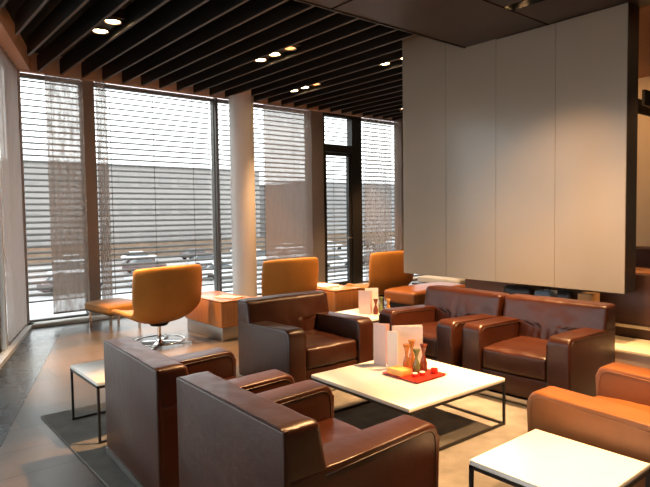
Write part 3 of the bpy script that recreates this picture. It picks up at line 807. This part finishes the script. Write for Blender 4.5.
# ------------------------------------------------------------------ behind the partition
struct(mbox('partition_wall', 5.86, 5.96, -1.2, 4.35, 0, .92, M['brownwall'], bev=.004))
struct(mbox('trim_12', 5.835, 5.86, -1.2, 4.35, .395, .425, M['steel']))
b = bmesh.new(); box(b, 5.30, 5.83, -1.2, 4.30, .0, .27); b2 = obj('ledge', b, M['plaster']); struct(b2)
b = bmesh.new(); box(b, 5.27, 5.835, -1.2, 4.30, .27, .30, .004, 2); struct(obj('ledge_top', b, M['cream'], b2, True, 40))
def bag(label, x, y, sx, sy, h, m, name='bag', cat='bag'):
    t = thing(name, label, cat, (x, y, .3005), R(random.uniform(-6, 6)))
    b = bmesh.new(); cushion(b, 0, 0, h / 2, sx, sy, h, .03, 8, (.02, .01, 0)); b.transform(Matrix.Translation((0, 0, .0))); obj('body', b, m, t, True)
    b = bmesh.new(); pts = [(0, -sy * .22 + sy * .44 * k / 10, h - .01 + .09 * math.sin(PI * k / 10)) for k in range(11)]; tube(b, pts, .008, 6); obj('handle', b, M['black'], t, True)
bag('black bag on the cream ledge, farther from the picture edge', 5.62, 3.42, .22, .34, .44, M['darkframe'])
bag('blue grey bag on the cream ledge between two dark ones', 5.60, 3.12, .18, .20, .42, M['bluegrey'])
bag('small black bag on the cream ledge, nearer to the picture edge', 5.62, 2.90, .2, .16, .44, M['darkframe'])
b = bmesh.new(); box(b, -.09, .09, -.07, .07, 0, .43, .004, 2)
o = obj('paper_box', b, M['yellowbox'], None, True, 40); o.location = (5.62, 2.68, .3005); tag(o, 'upright tan box on the cream ledge, seen just under the white partition', 'box')
def banquette(label, x, y, L, rz=0):
    t = thing('leather_banquette', label, 'bench', (x, y, 0), rz)
    b = bmesh.new(); box(b, -.35, .35, -L / 2, L / 2, .08, .42, .03, 3); obj('seat', b, M['brown'], t, True, 50)
    b = bmesh.new(); box(b, .18, .36, -L / 2, L / 2, .42, 1.08, .04, 4); obj('backrest', b, M['brown'], t, True, 50)
    b = bmesh.new(); box(b, -.30, .32, -L / 2 + .05, L / 2 - .05, 0, .08); obj('plinth', b, M['shadowgap'], t)
banquette('dark brown leather bench beyond the low wall at the right picture edge', 7.6, 1.9, 3.0)
t = thing('bar_table', 'warm lit wooden table in front of the bench at the right picture edge', 'table', (6.55, 1.9, 0))
b = bmesh.new(); box(b, -.3, .3, -1.0, 1.0, .86, .90, .005, 2); obj('tabletop', b, M['cherry_top'], t, True, 40)
for s in (-1, 1):
    b = bmesh.new(); cyl(b, 0, s * .7, .02, .86, .03, n=16); obj('leg', b, M['steel'], t, True, 40)
    b = bmesh.new(); cyl(b, 0, s * .7, 0, .02, .2, n=24); obj('foot_plate', b, M['steel'], t, True, 40)
struct(mbox('wall_beige', 8.6, 8.75, -3.4, 4.6, 0, 3.89, M['beige']))
struct(mbox('ceiling_warm', 5.64, 8.6, -3.4, 3.98, 3.40, 3.60, M['warmceil']))
for i in range(7):
    o = mbox('ceiling_slat', 7.2, 8.598, 0, .03, 2.78, 2.96, M['slat']); o.location = (0, 1.2 + i * .3, 0) if False else (0, 1.4 + i * .28, 0)
    tag(o, 'short dark slat above the beige wall, %s from the viewer' % ORD[i], 'ceiling slat', 'short slats above the beige wall')
recessed('spot washing the beige wall behind the partition', 6.8, 3.55, (8.6, 3.4, 1.6), 170, 120, .9)  # unseen spots added to light the space behind the partition
recessed('spot over the cream ledge at the right', 5.72, 1.75, (5.6, 2.0, .3), 150, 60)
recessed('spot over the wooden table beyond the low wall', 6.6, 1.4, (6.55, 2.0, .9), 120, 70)

# ------------------------------------------------------------------ outdoors
GZ = -4.2
bm = bmesh.new(); box(bm, -150, 260, 9.8, 260, GZ - .5, GZ); struct(obj('ground', bm, M['ground']))
bm = bmesh.new(); box(bm, -3.0, 16, 9.32, 12.2, -.5, -.06); struct(obj('terrace', bm, M['terrace']))
bm = bmesh.new(); box(bm, -200, -8, -60, 9.8, GZ - .5, GZ); struct(obj('ground_left', bm, M['ground']))
def block(label, x0, x1, y0, y1, h, m, floors=4, cols=20):
    t = thing('office_building', label, 'building', ((x0 + x1) / 2, y0, GZ), 0, 'buildings across the car park')
    a = (x1 - x0) / 2
    b = bmesh.new(); box(b, -a, a, 0, y1 - y0, 0, h); obj('walls', b, m, t)
    b = bmesh.new(); box(b, -a - .3, a + .3, -.3, y1 - y0 + .3, h, h + .5); obj('roof_edge', b, M['snow'], t)
    for f in range(floors):
        b = bmesh.new(); z = (f + .35) * h / floors
        for c in range(cols):
            xx = -a + (c + .2) * 2 * a / cols; box(b, xx, xx + 1.2 * a / cols, -.08, .02, z, z + h / floors * .4)
        obj('window_band', b, M['facwin'], t)
block('long grey brown office building beyond the car park at left', -45, 62, 95, 115, 14.2, M['facade'], 3, 30)
block('pale building beyond the terrace, seen through the door blind', 70, 150, 88, 110, 12.2, M['facade2'], 3, 18)
b = bmesh.new(); box(b, -45, 150, 84, 87, 0, 1.3); o = obj('snow_bank', b, M['snow']); o.location = (0, 0, GZ); tag(o, 'long white snow bank across the car park', 'snow bank')
b = bmesh.new(); box(b, -45, 150, 78, 82, 0, 2.2); o = obj('brown_hedge', b, M['hedge']); o.location = (0, 0, GZ); tag(o, 'long brown bare hedge in front of the snow bank', 'hedge')
def car(label, x, y, rz, m):
    t = thing('parked_car', label, 'car', (x, y, GZ), rz, 'cars parked outside')
    b = bmesh.new(); hexa(b, [(-2.2, -.85, .3), (2.2, -.85, .3), (2.2, .85, .3), (-2.2, .85, .3), (-2.15, -.85, .95), (2.05, -.85, .85), (2.05, .85, .85), (-2.15, .85, .95)], .15, 3); obj('body', b, m, t, True, 50)
    b = bmesh.new(); hexa(b, [(-1.7, -.78, .9), (1.1, -.78, .9), (1.1, .78, .9), (-1.7, .78, .9), (-1.2, -.66, 1.38), (.35, -.66, 1.38), (.35, .66, 1.38), (-1.2, .66, 1.38)], .08, 2); obj('cabin', b, M['carglass'], t, True, 50)
    b = bmesh.new(); box(b, -1.2, .35, -.66, .66, 1.37, 1.44, .03, 2); obj('roof', b, m, t, True, 50)
    for sx in (-1.35, 1.35):
        for sy in (-1, 1):
            b = bmesh.new(); cyl(b, 0, 0, -.1, .1, .32, n=16); b.transform(Matrix.Translation((sx, sy * .8, .32)) @ Matrix.Rotation(PI / 2, 4, 'X')); obj('wheel', b, M['tyre'], t)
    return t
i = 0
for row, y in enumerate((46, 58, 70)):
    for c in range(9):
        x = 6 + c * (6.6 + row * .6) + row * 3
        if (row, c) in ((0, 4), (1, 6)): continue
        m = [M['carwhite'], M['carwhite'], M['carsilver'], M['carred']][(i * 7 + row) % 4]
        cn = {'car_white_paint': 'white', 'car_silver_paint': 'silver', 'car_dark_paint': 'dark'}[m.name.split('.')[0]]
        car('%s parked car outside, %s from the left in the %s row' % (cn, ORD[c], ('nearest', 'middle', 'farthest')[row]), x, y, R(random.uniform(-12, 12)), m)
        i += 1

# ------------------------------------------------------------------ sky, camera
w = bpy.data.worlds.new('world'); bpy.context.scene.world = w; w.use_nodes = True
nt = w.node_tree; bg = nt.nodes['Background']
bg.inputs[0].default_value = (.99, .988, .98, 1); bg.inputs[1].default_value = 3.8

cam = bpy.data.cameras.new('camera'); co = bpy.data.objects.new('camera', cam); C.objects.link(co)
f, yaw, pitch, roll = 569.7, R(39.583), R(-2.924), R(-.791)
cam.sensor_fit = 'HORIZONTAL'; cam.sensor_width = 36.0; cam.lens = f / 650 * 36.0
F = Vector((math.sin(yaw) * math.cos(pitch), math.cos(yaw) * math.cos(pitch), math.sin(pitch)))
r_ = Vector((math.cos(yaw), -math.sin(yaw), 0)); u_ = r_.cross(F)
r2 = r_ * math.cos(roll) + u_ * math.sin(roll); u2 = -r_ * math.sin(roll) + u_ * math.cos(roll)
mw = Matrix((r2, u2, -F)).transposed().to_4x4(); mw.translation = (0, 0, 1.55)
co.matrix_world = mw; cam.clip_end = 600; cam.clip_start = .05
sc = bpy.context.scene; sc.camera = co
sc.view_settings.view_transform = 'Standard'; sc.view_settings.look = 'None'; sc.view_settings.exposure = 0.0; sc.view_settings.gamma = 1.0
sc.cycles.max_bounces = 10; sc.cycles.diffuse_bounces = 5; sc.cycles.glossy_bounces = 4; sc.cycles.transparent_max_bounces = 24; sc.cycles.transmission_bounces = 8
sc.cycles.sample_clamp_indirect = 6.0; sc.cycles.caustics_reflective = False; sc.cycles.caustics_refractive = False
